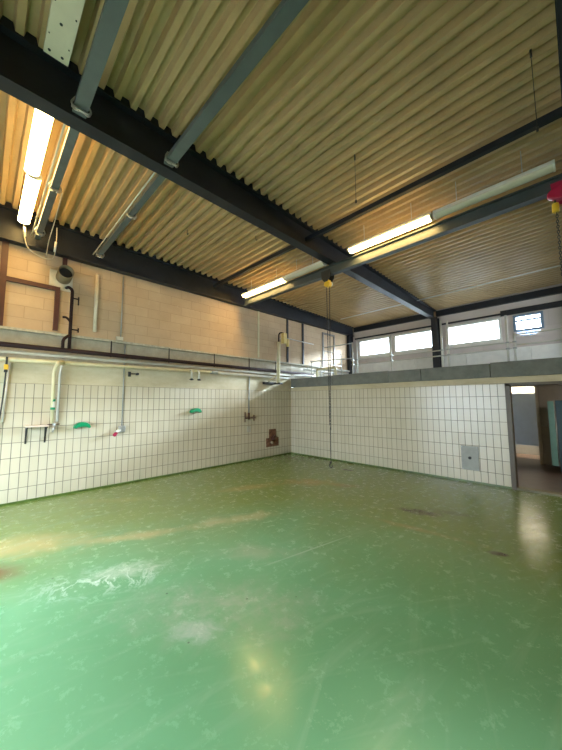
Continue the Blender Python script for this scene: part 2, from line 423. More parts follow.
# back and right walls of the hall (behind the camera), with a gate and gallery window added for daylight
bm = B(); gx0, gx1, gz = 1.0, 4.4, 2.5
box(bm, -0.3, gx0, BACK_Y-0.2, BACK_Y, -0.05, 5.05); box(bm, gx1, RIGHT_X+0.2, BACK_Y-0.2, BACK_Y, -0.05, 5.05)
box(bm, gx0, gx1, BACK_Y-0.2, BACK_Y, gz, 5.05)
struct('wall_back', bm, M_PLASTER)
bm = B(); wy0, wy1, wz0, wz1 = 0.6, 3.2, 2.65, 4.15
box(bm, RIGHT_X, RIGHT_X+0.2, BACK_Y, wy0, -0.05, 5.05); box(bm, RIGHT_X, RIGHT_X+0.2, wy1, YW+0.3, -0.05, 5.05)
box(bm, RIGHT_X, RIGHT_X+0.2, wy0, wy1, -0.05, wz0); box(bm, RIGHT_X, RIGHT_X+0.2, wy0, wy1, wz1, 5.05)
struct('wall_right', bm, M_PLASTER)

# ceiling: trapezoidal roof deck, ribs run along x
def deck():
    bm = B(); P_ = 0.155; y = BACK_Y-0.3; prof = []
    while y < YW+0.35:
        prof += [(y, 0.0), (y+0.055, 0.0), (y+0.072, 0.072), (y+0.138, 0.072)]
        y += P_
    xs = (-0.35, 3.2, RIGHT_X+0.25); rows = []
    for x in xs: rows.append([bm.verts.new((x, yy, DK(x, yy)+dz)) for yy, dz in prof])
    for a, b in zip(rows, rows[1:]):
        for i in range(len(prof)-1): bm.faces.new((a[i], b[i], b[i+1], a[i+1]))
    o = obj('ceiling', bm, M_DECK); o['kind'] = 'structure'
    md = o.modifiers.new('sheet', 'SOLIDIFY'); md.thickness = 0.008; md.offset = 1
    return o
deck()
# roof covering above the deck
bm = B()
vs_ = [bm.verts.new((x, y, DK(x, y)+0.14)) for x, y in ((-0.5, BACK_Y-0.5), (RIGHT_X+0.5, BACK_Y-0.5), (RIGHT_X+0.5, YW+0.5), (-0.5, YW+0.5))]
bm.faces.new(vs_); r = bmesh.ops.extrude_face_region(bm, geom=bm.faces[:])
for v in [g for g in r['geom'] if isinstance(g, bmesh.types.BMVert)]: v.co.z += 0.1
struct('roof', bm, M_CONC)

# high window wall
WINS = [(0.36, 1.66), (1.79, 3.14), (3.52, 4.98), (5.25, 5.90)]
SILL, HEAD = 3.33, 3.99
bm = B()
box(bm, -0.3, RIGHT_X, YW, YW+0.2, HEAD, 5.0); box(bm, -0.3, RIGHT_X, YW, YW+0.2, 3.07, SILL)
edges = [-0.3]+[e for w in WINS for e in w]+[RIGHT_X]
for a, b in zip(edges[0::2], edges[1::2]): box(bm, a, b, YW, YW+0.2, SILL, HEAD)
struct('wall_window', bm, M_FASC)
bm = B()
px = [0.0, 1.0, 2.55, 4.05, 5.6, 7.1, RIGHT_X]
for a, b in zip(px, px[1:]): box(bm, a+0.006, b-0.006, YW-0.06, YW+0.2, 2.0, 3.07)
struct('wall_window_lower', bm, M_WHITEWALL)
for i, (a, b) in enumerate(WINS):
    w = thing('window_%d' % (i+1), ['high ribbon window nearest the left wall', 'second high ribbon window, left of the column', 'high ribbon window right of the column', 'small high window with arched pane below'][i], 'window', ((a+b)/2, YW, SILL))
    w['kind'] = 'structure'
    bm = B(); f = 0.065; z1 = HEAD
    yf0, yf1 = YW-0.03, YW+0.09
    box(bm, a, b, yf0, yf1, SILL, SILL+f); box(bm, a, b, yf0, yf1, z1-f*0.9, z1); box(bm, a, a+f, yf0, yf1, SILL+f, z1-f*0.9); box(bm, b-f, b, yf0, yf1, SILL+f, z1-f*0.9)
    if i == 3: box(bm, a+f, b-f, yf0, yf1, SILL+0.47, SILL+0.51)
    if i == 3: box(bm, a+f, b-f, yf0, yf1, SILL+0.19, SILL+0.24)
    obj('window_frame', bm, M_WHITE if i != 3 else paint('blue_grey_frame', (0.16, 0.24, 0.36), 0.4), w)
    obj('pane', bx(a+f, b-f, YW+0.02, YW+0.03, SILL+f, z1-f*0.9), M_GLASS, w)
    if i < 3: obj('window_sill', bx(a-0.02, b+0.02, YW-0.10, YW, SILL-0.07, SILL-0.005), M_WHITE, w)
    if i == 3:   # board with a half-round opening and a frosted pane below the main pane
        zt = SILL+0.19; xm = (a+b)/2
        bm = B(); N_ = 16
        top = [(xm-0.26*math.cos(PI*k/N_), zt-0.15*math.sin(PI*k/N_)) for k in range(N_+1)]
        top = [(a, zt)]+top+[(b, zt)]
        for (xa, za), (xb, zb) in zip(top, top[1:]):
            if abs(xa-xb) > 1e-5: prism(bm, [(xa, SILL-0.005), (xb, SILL-0.005), (xb, zb), (xa, za)], 1, YW-0.04, YW-0.01)
        obj('arched_board', bm, M_FASC, w)
        ft = NT('frosted_blue_pane'); ft.b.inputs['Base Color'].default_value = (0.55, 0.72, 0.95, 1); ft.b.inputs['Alpha'].default_value = 0.7
        obj('frosted_pane', bx(a+f, b-f, YW+0.035, YW+0.045, SILL, zt), ft.m, w)
# gallery slab, corridor ceiling, and the rooms behind the doorway
struct('gallery_floor', bx(0.0, RIGHT_X, 0.10, YW-0.06, 2.045, 2.25), M_CONC)
struct('corridor_floor', bx(0, RIGHT_X, 0.0, YW+0.1, -0.2, 0.03), M_BROWNFLOOR)
PY = 3.0
bm = B(); box(bm, 5.70, RIGHT_X, PY, PY+0.08, 0.03, 2.045); box(bm, 4.0, 5.70, PY, PY+0.08, 1.96, 2.045); box(bm, 4.0, 5.06, PY, PY+0.08, 0.03, 1.96)
struct('wall_corridor', bm, M_LEAF)
struct('wall_corridor_left', bx(4.95, 5.03, 0.16, PY, 0.03, 2.045), M_PLASTER)
struct('wall_back_room', bx(3.5, RIGHT_X, 4.5, 4.6, 0.0, 2.3), M_WHITE)
struct('floor_back_room', bx(3.4, 7, YW+0.1, 4.5, -0.2, 0.03), M_PINKFLOOR)
struct('ceiling_back_room', bx(3.4, 7, YW-0.06, 4.6, 2.1, 2.25), M_WHITE)
struct('wall_back_room_left', bx(3.4, 3.5, PY, 4.6, 0, 2.2), M_WHITE)
struct('wall_back_room_right', bx(6.4, 6.5, PY+0.08, 4.6, 0, 2.2), M_WHITE)

# ------------------------------------------------------------------ roof steel
def ibeam_y(name, x0, x1, y0, y1, zb, mat, tf=0.022, slope=True):
    """I-section running along y; its top follows the deck. Web and flanges are one rolled piece"""
    bm = B(); xm = (x0+x1)/2; tw = 0.008
    for (a, b, lo, hi) in ((x0, x1, 'b', 0), (x0, x1, 't', 0), (xm-tw, xm+tw, 'w', 0)):
        vv = []
        for y in (y0, y1):
            top = DK(xm, y)-0.002
            z0_, z1_ = (zb, zb+tf) if lo == 'b' else (top-tf, top) if lo == 't' else (zb+tf, top-tf)
            vv.append([(a, y, z0_), (b, y, z0_), (b, y, z1_), (a, y, z1_)])
        A_ = [bm.verts.new(p) for p in vv[0]]; B_ = [bm.verts.new(p) for p in vv[1]]
        bm.faces.new(A_); bm.faces.new(B_[::-1])
        for i in range(4): bm.faces.new((A_[i], B_[i], B_[(i+1) % 4], A_[(i+1) % 4]))
    return obj(name, bm, mat)
tag(ibeam_y('steel_beam', 3.10, 3.265, BACK_Y, YW-0.05, 4.30, M_STEEL), 'heavy dark steel roof beam crossing the middle of the ceiling', 'beam')
tag(ibeam_y('steel_beam', 6.535, 6.70, BACK_Y, YW-0.05, 4.30, M_STEEL), 'dark steel roof beam glimpsed at the top right edge', 'beam')
tag(ibeam_y('steel_beam', 0.04, 0.19, BACK_Y, YW-0.05, 4.20, M_STEEL), 'dark steel beam along the top of the left block wall', 'beam')
def ibeam_x(name, y0, y1, x0, x1, zb, zt, mat, tf=0.014):
    bm = B(); ym = (y0+y1)/2
    pts = [(y0, zb), (y1, zb), (y1, zb+tf), (ym+0.006, zb+tf), (ym+0.006, zt-tf), (y1, zt-tf), (y1, zt), (y0, zt), (y0, zt-tf), (ym-0.006, zt-tf), (ym-0.006, zb+tf), (y0, zb+tf)]
    prism(bm, pts, 0, x0, x1)
    return obj(name, bm, mat)
tag(ibeam_x('hoist_rail', -2.20, -2.09, 0.36, 9.0, 4.10, 4.285, M_RAIL), 'grey-blue overhead hoist rail running below the main beam', 'rail')
# edge beams of the window wall
bm = B()
for a, b in ((0.20, 3.09), (3.28, 6.53), (6.71, RIGHT_X)): box(bm, a, b, YW-0.12, YW-0.02, 4.36, 4.54)
struct('trim_2', bm, M_STEEL)
struct('trim_3', bx(0.20, 4.98, YW-0.05, YW-0.002, 4.06, 4.11), M_STEEL)
struct('trim_4', bx(4.98, RIGHT_X, YW-0.07, YW-0.002, 4.02, 4.17), M_STEEL)
# columns
def column(x0, x1, y0, y1, z0, z1, label):
    bm = B(); tf = 0.014; xm = (x0+x1)/2
    prism(bm, [(x0, y0), (x1, y0), (x1, y0+tf), (xm+0.006, y0+tf), (xm+0.006, y1-tf), (x1, y1-tf), (x1, y1), (x0, y1), (x0, y1-tf), (xm-0.006, y1-tf), (xm-0.006, y0+tf), (x0, y0+tf)], 2, z0, z1)
    return tag(obj('steel_column', bm, M_STEEL), label, 'column')
column(3.16, 3.36, YW-0.27, YW-0.065, 2.25, 4.30, 'dark steel column between the high windows under the main beam')
column(0.045, 0.17, YW-0.40, YW-0.13, 2.25, 4.20, 'dark steel column in the far left corner of the gallery')
column(6.54, 6.70, YW-0.27, YW-0.065, 2.25, 4.30, 'dark steel column on the gallery at the right edge')

# dark strips painting the shade in the deck troughs over the beams
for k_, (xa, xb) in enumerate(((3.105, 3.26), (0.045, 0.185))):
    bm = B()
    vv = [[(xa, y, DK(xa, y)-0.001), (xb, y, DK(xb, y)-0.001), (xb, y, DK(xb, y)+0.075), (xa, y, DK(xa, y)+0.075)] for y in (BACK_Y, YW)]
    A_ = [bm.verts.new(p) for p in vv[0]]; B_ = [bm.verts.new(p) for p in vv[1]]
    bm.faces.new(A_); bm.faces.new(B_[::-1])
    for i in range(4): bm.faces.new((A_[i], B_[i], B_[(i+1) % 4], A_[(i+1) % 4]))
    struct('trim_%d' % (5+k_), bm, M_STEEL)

# thin purlin
bm = B(); 
for a, b in ((0.20, 3.17), (3.20, 6.61), (6.63, 9.0)):
    prism(bm, [(-3.02, 4.43), (-2.955, 4.43), (-2.955, 4.437), (-3.012, 4.437), (-3.012, 4.50), (-3.02, 4.50)], 0, a, b)
tag(obj('angle_purlin', bm, M_STEEL), 'thin dark steel angle crossing under the roof deck', 'bar')
# roof channels (open downwards) with their clamps
def channel(y0, y1, x0, x1, label, clamps, group=None):
    t = thing('steel_channel', label, 'channel', (x0, (y0+y1)/2, 4.33), group)
    bm = B(); z0, z1 = 4.325, 4.385; s = 0.008; l = 0.028
    prism(bm, [(y0, z0), (y1, z0), (y1, z1), (y1-s, z1), (y1-s, z0+s), (y0+s, z0+s), (y0+s, z1), (y0, z1)], 0, x0, x1)
    obj('profile', bm, M_CHAN, t)
    ym = (y0+y1)/2
    for cx in clamps:
        bm = B(); 
        for sgn in (-1, 1):
            y = ym+sgn*(y1-y0)*0.42
            tube(bm, round_path([(cx, y, z1+0.03), (cx+0.01, y+sgn*0.035, z0+0.01), (cx+0.015, y+sgn*0.01, z0-0.05), (cx+0.05, y-sgn*0.02, z0-0.07)], 0.03), 0.009, 6)
        box(bm, cx-0.012, cx+0.012, y0-0.02, y1+0.02, z0-0.022, z0-0.004)
        obj('clamp', bm, M_CHROME, t)
    return t
channel(-5.595, -5.49, 3.275, 9.2, 'wide grey steel channel right of the main beam, nearer the ceiling middle', [3.36])
channel(-6.47, -6.36, 3.275, 9.2, 'wide grey steel channel right of the main beam, beside the white tray', [3.36])
channel(-5.56, -5.48, 0.21, 3.09, 'grey channel with hooked clamps left of the main beam, farther from the lit lamps', [0.35, 2.0])
channel(-6.45, -6.37, 0.21, 3.09, 'grey channel with hooked clamps beside the two lit lamps on the left', [0.5, 1.9])

# ------------------------------------------------------------------ lamps
def lamp(x0, x1, yc, zb, lit, label, group, tray=False):
    t = thing('fluorescent_lamp', label, 'ceiling lamp', ((x0+x1)/2, yc, zb), group)
    w = 0.075
    bm = B(); prism(bm, [(yc-w*0.75, zb+0.10), (yc-w*0.85, zb+0.045), (yc+w*0.85, zb+0.045), (yc+w*0.75, zb+0.10)], 0, x0+0.01, x1-0.01)
    obj('housing', bm, M_WHITE, t)
    bm = B(); pts = []
    for k in range(9):
        a = PI*k/8; pts.append((yc-w*math.cos(a), zb+0.045-0.045*math.sin(a)))
    prism(bm, pts, 0, x0+0.02, x1-0.02)
    obj('diffuser', bm, M_LIT if lit else M_UNLIT, t, label='glowing warm diffuser' if lit else 'unlit milky diffuser')
    for xa, xb in ((x0, x0+0.02), (x1-0.02, x1)):
        bm = B(); pts = [(yc+(y-yc)*1.04, zb+0.045+(z-zb-0.045)*1.04) for y, z in pts]
        prism(bm, pts+[(yc+w*0.8, zb+0.10), (yc-w*0.8, zb+0.10)], 0, xa, xb)
        obj('end_cap', bm, M_WHITE, t)
    for xc in (x0+0.3, x1-0.3):
        obj('hanger', tb([(xc, yc, zb+0.10), (xc, yc, DK(xc, yc)+0.001)], 0.006, 6), M_CHROME, t)
    return t
G1 = 'fluorescent lamps under the roof'
lamp(3.66, 5.08, -2.31, 4.29, True, 'lit tube lamp along the hoist rail, right of the main beam', G1)
lamp(5.11, 6.44, -2.31, 4.29, False, 'unlit milky tube lamp at the right edge above the hoist rail', G1)
lamp(0.46, 1.97, -2.25, 4.29, True, 'lit tube lamp near the left wall, along the hoist rail', G1)
lamp(2.00, 3.05, -2.25, 4.29, False, 'unlit tube lamp just left of the main beam, behind the hoist chain', G1)
lamp(1.68, 3.06, -6.63, 4.50, True, 'larger lit tube lamp at upper left, nearer the main beam', G1)
lamp(0.24, 1.65, -6.60, 4.50, True, 'lit tube lamp at far left, nearer the left wall', G1)
lamp(6.85, 8.3, -6.6, 4.50, True, 'unseen lit tube lamp past the right roof beam, kept for its light', G1)  # outside the view; in place for the light it adds
# white tray with holes, top left
t = thing('metal_tray', 'pale perforated metal lamp tray at the top left', 'tray', (3.4, -6.64, 4.58))
bm = B(); prism(bm, [(-6.715, 4.60), (-6.54, 4.60), (-6.54, 4.68), (-6.55, 4.68), (-6.55, 4.61), (-6.705, 4.61), (-6.705, 4.68), (-6.715, 4.68)], 0, 3.42, 5.9)
obj('tray_body', bm, M_TRAY, t)
for hx, hy, hr in ((3.47, -6.68, .011), (3.47, -6.59, .011), (3.75, -6.64, .011), (3.58, -6.56, .005), (3.62, -6.70, .005), (3.86, -6.56, .006), (3.9, -6.70, .006), (4.15, -6.64, .011), (4.3, -6.56, .005), (4.3, -6.70, .005), (4.7, -6.65, .011)):
    obj('screw', tb([(hx, hy, 4.594), (hx, hy, 4.602)], hr, 8), M_BLACK, t)

# ------------------------------------------------------------------ hoists
def chain(bm, p0, p1, pitch=0.032, r=0.0045, R=0.011):
    p0, p1 = Vector(p0), Vector(p1); L = (p1-p0).length; n = int(L/pitch); d = (p1-p0).normalized(); u, w = frame_at(d)
    for k in range(n):
        ring(bm, p0+d*(k+0.5)*pitch, u if k % 2 else w, R, r, 6, 4, 1.9, d)
def hoist(x, label, body_mat, hook_z, big):
    t = thing('chain_hoist', label, 'hoist', (x, -2.145, 4.0))
    bm = B()
    for sy in (-1, 1):
        for dx in (-0.06, 0.06):
            tube(bm, [(x+dx, -2.145+sy*0.018, 4.14), (x+dx, -2.145+sy*0.045, 4.14)], 0.026, 12)
        prism(bm, [(x-0.11, 4.19), (x-0.10, 4.05), (x-0.04, 3.97), (x+0.04, 3.97), (x+0.10, 4.05), (x+0.11, 4.19)], 1, -2.145+sy*0.070-0.005, -2.145+sy*0.070+0.005)
    tube(bm, [(x, -2.225, 4.02), (x, -2.065, 4.02)], 0.012, 8)
    obj('trolley', bm, M_BLACK if not big else body_mat, t)
    if not big:
        bm = B(); tube(bm, [(x, -2.20, 3.93), (x, -2.09, 3.93)], 0.062, 16); box(bm, x-0.045, x+0.045, -2.19, -2.10, 3.93, 4.01)
        obj('chain_block', bm, M_YELLOW, t, bevel=0.006)
        obj('chain_wheel', tb([(x+0.01, -2.09, 3.95), (x+0.01, -2.065, 3.95)], 0.05, 16), M_WHITE, t)
        bm = B(); chain(bm, (x-0.035, -2.145, 3.87), (x-0.02, -2.145, 1.15)); obj('chain', bm, M_BLACK, t)
        bm = B(); chain(bm, (x+0.035, -2.145, 3.87), (x+0.0, -2.145, 1.05)); obj('chain', bm, M_BLACK, t)
        bm = B(); chain(bm, (x-0.01, -2.145, 1.10), (x-0.01, -2.145, 0.46)); obj('chain', bm, M_BLACK, t)
        bm = B(); tube(bm, [(x-0.01, -2.145, 0.47), (x-0.01, -2.145, 0.43)], 0.02, 10)
        pts = [Vector((x-0.01+0.032*math.sin(a), -2.145, 0.385-0.034*math.cos(a))) for a in [PI+0.3+k*(1.62*PI)/14 for k in range(15)]]
        tube(bm, [(x-0.01, -2.145, 0.43)]+pts, 0.011, 8)
        obj('hook', bm, M_BLACK, t)
    else:
        bm = B(); pts = []
        for k in range(16):
            a = 2*PI*k/16; pts.append((x+0.15*math.cos(a), 4.02+0.085*math.sin(a)))
        prism(bm, pts, 1, -2.30, -2.225)
        obj('hoist_body', bm, body_mat, t, bevel=0.015)
        obj('chain_wheel', tb([(x+0.04, -2.33, 4.02), (x+0.04, -2.30, 4.02)], 0.035, 12), M_BLACK, t)
        bm = B(); tube(bm, [(x-0.08, -2.26, 3.91), (x-0.08, -2.26, 3.80)], 0.034, 12); obj('hook_block', bm, M_YELLOW, t, bevel=0.01)
        bm = B(); chain(bm, (x-0.075, -2.26, 3.80), (x-0.075, -2.26, 3.0)); tube(bm, [(x-0.08, -2.26, 3.91), (x-0.08, -2.26, 3.97)], 0.010, 6); obj('chain', bm, M_BLACK, t)
        bm = B(); chain(bm, (x+0.05, -2.26, 3.95), (x+0.05, -2.26, 2.9)); obj('chain', bm, M_BLACK, t)
    return t
hoist(3.045, 'chain hoist with yellow block and long hanging hook chain', M_YELLOW, 0.34, False)
hoist(6.49, 'crimson chain hoist hanging on the rail at the right edge', M_RED, 2.8, True)

# ------------------------------------------------------------------ small fittings under the deck
def wire(x, y, z0, label):
    t = thing('hanging_wire', label, 'wire', (x, y, DK(x, y)))
    obj('rod', tb([(x, y, DK(x, y)+0.01), (x, y, z0+0.03)], 0.0035, 6), M_BLACK, t)
    obj('ceiling_hook', tb([(x, y, DK(x, y)), (x, y, DK(x, y)-0.07)], 0.010, 6), M_BLACK, t)
    obj('end_hook', tb([(x, y, z0+0.04), (x, y, z0)], 0.010, 6), M_BLACK, t)
wire(4.64, -3.73, 4.08, 'thin wire hanging from the deck near the lit lamp')
wire(6.36, -3.6, 3.95, 'thin wire hanging from the deck at the right edge')
for (x, y), lb in (((1.62, -4.45), 'small black hook under the deck in the left bay'), ((2.36, -3.45), 'small black hook under the deck close to the main beam'), ((5.0, -1.2), 'small black hook under the deck right of the main beam')):
    z = DK(x, y)
    tag(obj('ceiling_hook', tb(round_path([(x, y, z+0.01), (x, y, z-0.08), (x+0.03, y, z-0.10), (x+0.04, y, z-0.07)], 0.02), 0.007, 6), M_BLACK), lb, 'hook')
bm = B()
for a, b in ((0.5, 3.17), (3.19, 6.61)): tube(bm, [(a, 2.12, DK(a, 2.12)-0.02), (b, 2.12, DK(b, 2.12)-0.02)], 0.016, 8)  # thin white bar imitates window light streaking the deck ribs
tag(obj('window_glint_strip', bm, M_WHITE), 'pale strip standing in for window light streaks on the deck', 'pipe')
# looping lamp cables at upper left
def catmull(pts, n=6):
    P_ = [Vector(p) for p in pts]; P_ = [P_[0]]+P_+[P_[-1]]; out = []
    for i in range(1, len(P_)-2):
        for k in range(n):
            t = k/n; a, b, c, d = P_[i-1:i+3]
            out.append(0.5*((2*b)+(c-a)*t+(2*a-5*b+4*c-d)*t*t+(3*b-3*c+d-a)*t**3))
    out.append(P_[-2]); return out
t = thing('lamp_cable', 'pale looping lamp cable hanging below the left lamps', 'cable', (0.3, -6.5, 4.4))
obj('cable', tb(catmull([(0.20, -6.60, 4.56), (0.27, -6.58, 4.30), (0.25, -6.52, 4.12), (0.24, -6.38, 4.04), (0.25, -6.24, 4.03), (0.25, -6.18, 4.10), (0.25, -6.16, 4.4), (0.3, -6.17, 4.60)]), 0.007, 6), M_CABLE, t)
obj('connector', tb([(0.27, -6.585, 4.44), (0.265, -6.57, 4.30)], 0.017, 8), M_WHITE, t)
obj('connector', tb([(0.25, -6.165, 4.36), (0.25, -6.175, 4.18)], 0.017, 8), M_WHITE, t)
tag(obj('loose_cable', tb(catmull([(1.9, -6.33, 4.31), (1.3, -6.32, 4.2), (0.7, -6.31, 4.14), (0.45, -6.30, 4.05), (0.3, -6.30, 4.04)]), 0.006, 6), M_CABLE), 'thin pale cable trailing along the channel beside the lit lamps', 'cable')

# ------------------------------------------------------------------ left wall, upper zone
WX = 0.035
def post_y(x0, x1, y0, y1, z0, z1, mat, name, label, cat='post'):
    return tag(obj(name, bx(x0, x1, y0, y1, z0, z1), mat, bevel=0.003), label, cat)
fr = thing('wall_bracing', 'red-brown steel frame on the block wall at far left', 'bracing', (WX, -6.4, 2.82))
obj('upright', bx(WX, WX+0.05, -6.83, -6.745, 2.82, 4.20), M_BROWN, fr)
obj('crossbar', bx(WX, WX+0.05, -6.745, -6.04, 3.565, 3.635), M_BROWN, fr)
obj('upright', bx(WX, WX+0.05, -6.11, -6.04, 2.86, 3.565), M_BROWN, fr)
post_y(WX, WX+0.04, -6.03, -5.96, 4.02, 4.20, M_BROWN, 'steel_stub', 'short brown steel stub above the wall duct')
# duct
t = thing('wall_duct', 'round duct stub sticking out of the block wall', 'duct', (WX, -5.97, 3.80))
bm = B(); n = 24; R0, R1 = 0.115, 0.105
L0 = WX; L1 = 0.30; rings = []
for (xx, rr) in ((L0, R0), (L1, R0), (L1, R1), (0.04, R1)):
    rings.append([bm.verts.new((xx, -6.0+rr*math.cos(2*PI*k/n), 3.83+rr*math.sin(2*PI*k/n)+(xx-WX)*0.15)) for k in range(n)])
for a, b in zip(rings, rings[1:]):
    for k in range(n): bm.faces.new((a[k], a[(k+1) % n], b[(k+1) % n], b[k])).smooth = True
obj('duct_tube', bm, paint('galvanised_duct', (0.22, 0.17, 0.10), 0.5, 0.4), t)
bm = B(); bm.faces.new([bm.verts.new((0.20, -6.0+0.105*math.cos(2*PI*k/n), 3.855+0.105*math.sin(2*PI*k/n))) for k in range(n)])  # black disc paints the shade inside the open duct
obj('duct_shade', bm, M_BLACK, t)
obj('wall_plate', bx(WX, WX+0.012, -6.20, -5.86, 3.60, 3.94), M_PLASTER, t)
# valve pipe
t = thing('valve_pipe', 'brown riser pipe with valve handles on the left block wall', 'pipe', (0.12, -5.86, 2.55))
obj('riser', tb(round_path([(0.035, -5.95, 3.66), (0.13, -5.93, 3.66), (0.13, -5.87, 3.62), (0.13, -5.87, 2.55)], 0.05), 0.026), M_DKPIPE, t)
obj('branch', tb(round_path([(0.13, -5.99, 3.10), (0.15, -5.93, 3.10), (0.14, -5.87, 3.02)], 0.05), 0.020), M_DKPIPE, t)
obj('foot_bend', tb(round_path([(0.13, -5.87, 2.80), (0.17, -5.97, 2.70), (0.17, -5.97, 2.55)], 0.05), 0.024), M_DKPIPE, t)
for zz, yy in ((3.47, -5.77), (2.90, -5.75)):
    bm = B(); tube(bm, [(0.13, -5.87, zz), (0.13, yy, zz)], 0.012, 8); tube(bm, [(0.13, yy, zz+0.04), (0.13, yy, zz-(0.11 if zz > 3 else 0.04))], 0.011, 8)
    obj('valve_handle', bm, M_DKPIPE, t)
tag(obj('wall_tube', tb([(0.072, -5.48, 4.05), (0.072, -5.48, 2.93)], 0.030, 12), paint('ivory_tube', (0.66, 0.58, 0.44), 0.45)), 'thick white vertical tube on the left block wall', 'pipe')
t = thing('conduit', 'thin pale conduit down the left block wall right of the white tube', 'pipe', (0.06, -5.02, 2.85))
obj('conduit_pipe', tb([(0.06, -5.02, 4.15), (0.06, -5.02, 2.84)], 0.012, 8), M_GREYPIPE, t)
obj('conduit_box', bx(0.036, 0.085, -5.10, -4.98, 2.83, 2.90), M_PLASTER, t)
# dark posts in the far part of the block wall
post_y(WX, WX+0.04, -0.235, -0.175, 2.82, 4.20, M_STEEL, 'steel_post', 'thin dark steel post on the block wall behind the hoist pipe')
post_y(WX, WX+0.04, 0.50, 0.57, 2.82, 4.20, M_STEEL, 'steel_post', 'thin dark steel post on the block wall beside the gallery edge')
tag(obj('cable_cover', bx(WX, WX+0.02, -1.42, -1.37, 2.86, 4.20), M_CREAM), 'cream cable cover strip running up the block wall', 'trunking')
t = thing('wall_door_frame', 'thin dark frame on the block wall above the gallery', 'frame', (WX, 1.9, 2.82))
obj('upright', bx(WX, WX+0.03, 1.60, 1.68, 2.82, 4.08), paint('grey_frame', (0.16, 0.15, 0.14), 0.5), t)
obj('upright', bx(WX, WX+0.03, 2.30, 2.36, 2.82, 4.08), paint('grey_frame', (0.16, 0.15, 0.14), 0.5), t)
obj('head', bx(WX, WX+0.03, 1.68, 2.30, 4.02, 4.08), paint('grey_frame', (0.16, 0.15, 0.14), 0.5), t)

# ------------------------------------------------------------------ left wall, pipe runs
def run(y0, y1, x, z0, z1, r, mat, name, label, brackets=(), bz=2.78):
    t = thing(name, label, 'pipe', (x, y0, z0))
    obj('pipe', tb([(x, y0, z0), (x, y1, z1)], r, 12), mat, t)
    for yb in brackets:
        zc = z0+(z1-z0)*(yb-y0)/(y1-y0)
        bm = B(); ring(bm, (x, yb, zc), (0, 1, 0), r+0.006, 0.006, 14, 4); tube(bm, [(x, yb, zc+r), (x, yb, bz)], 0.012, 6)
        obj('pipe_hanger', bm, mat, t)
    return t
run(BACK_Y+0.02, 0.95, 0.13, 2.52, 2.50, 0.040, M_DKPIPE, 'heating_pipe', 'long dark brown pipe along the left wall under the ledge', [-5.2, -4.05, -2.9, -1.8, -0.8])
run(BACK_Y+0.02, -0.1, 0.07, 2.41, 2.42, 0.028, paint('grey_pipe_paint', (0.42, 0.40, 0.32), 0.6), 'grey_pipe', 'grey pipe on the left wall between brown and cream pipes')
run(BACK_Y+0.02, -3.40, 0.10, 2.27, 2.325, 0.036, M_CREAM, 'cream_pipe', 'long cream pipe above the tiles on the left wall')
t = thing('white_pipe_run', 'white pipe run continuing towards the corner, cranked at its end', 'pipe', (0.10, -2.6, 2.33))
obj('pipe', tb(round_path([(0.10, -2.85, 2.33), (0.10, -0.25, 2.31), (0.16, 0.0, 2.42), (0.20, 0.5, 2.44), (0.20, 1.0, 2.44)], 0.05), 0.034), M_WHITEPIPE, t)
obj('flange_joint', tb([(0.10, -2.98, 2.33), (0.10, -2.80, 2.33)], 0.048, 12), M_GREYPIPE, t)
# twin drop pipes
t = thing('twin_drop_pipe', 'pair of short white pipes with dark tips below the cream pipe', 'pipe', (0.12, -3.4, 2.3))
for y in (-3.52, -3.33):
    obj('drop', tb(round_path([(0.10, y-0.03, 2.33), (0.17, y, 2.33), (0.17, y, 2.13)], 0.04), 0.022), M_WHITEPIPE, t)
    bm = B(); tube(bm, [(0.17, y, 2.14), (0.17, y, 2.10)], 0.028, 10); tube(bm, [(0.17, y-0.05, 2.115), (0.17, y+0.05, 2.115)], 0.011, 6)
    obj('tap', bm, M_BLACK, t)
obj('link', tb([(0.11, -3.42, 2.33), (0.11, -2.95, 2.33)], 0.03, 10), M_CREAM, t)
# tap pipe with green sleeve
t = thing('tap_pipe', 'cream and white drop pipe with a tap and green sleeve', 'pipe', (0.1, -6.0, 1.1))
obj('elbow', tb(round_path([(0.09, -5.93, 2.29), (0.30, -6.04, 2.28), (0.30, -6.05, 2.20)], 0.04), 0.030), M_CREAM, t)
obj('drop_cream', tb(round_path([(0.17, -6.04, 2.24), (0.10, -6.06, 2.12), (0.06, -6.04, 1.25)], 0.05), 0.028), M_CREAM, t)
obj('drop_white', tb(round_path([(0.22, -5.97, 2.24), (0.14, -5.98, 2.12), (0.05, -5.97, 1.28)], 0.05), 0.018), M_WHITEPIPE, t)
obj('sleeve', tb([(0.075, -6.042, 1.66), (0.068, -6.041, 1.48)], 0.032), M_WHITE, t)
for z in (1.50, 1.64): obj('green_band', tb([(0.073, -6.042, z-0.02), (0.073, -6.042, z+0.02)], 0.034), M_GREEN, t)
bm = B(); tube(bm, [(0.05, -6.01, 1.29), (0.05, -6.01, 1.14)], 0.022, 10); tube(bm, [(0.02, -6.01, 1.20), (0.14, -6.03, 1.20)], 0.016, 8); tube(bm, [(0.13, -6.03, 1.21), (0.14, -6.03, 1.10)], 0.015, 8)
obj('tap', bm, M_CHROME, t)
bm = B(); tube(bm, [(0.05, -6.10, 1.23), (0.05, -5.93, 1.23)], 0.009, 6); obj('tap_lever', bm, M_BROWN, t)
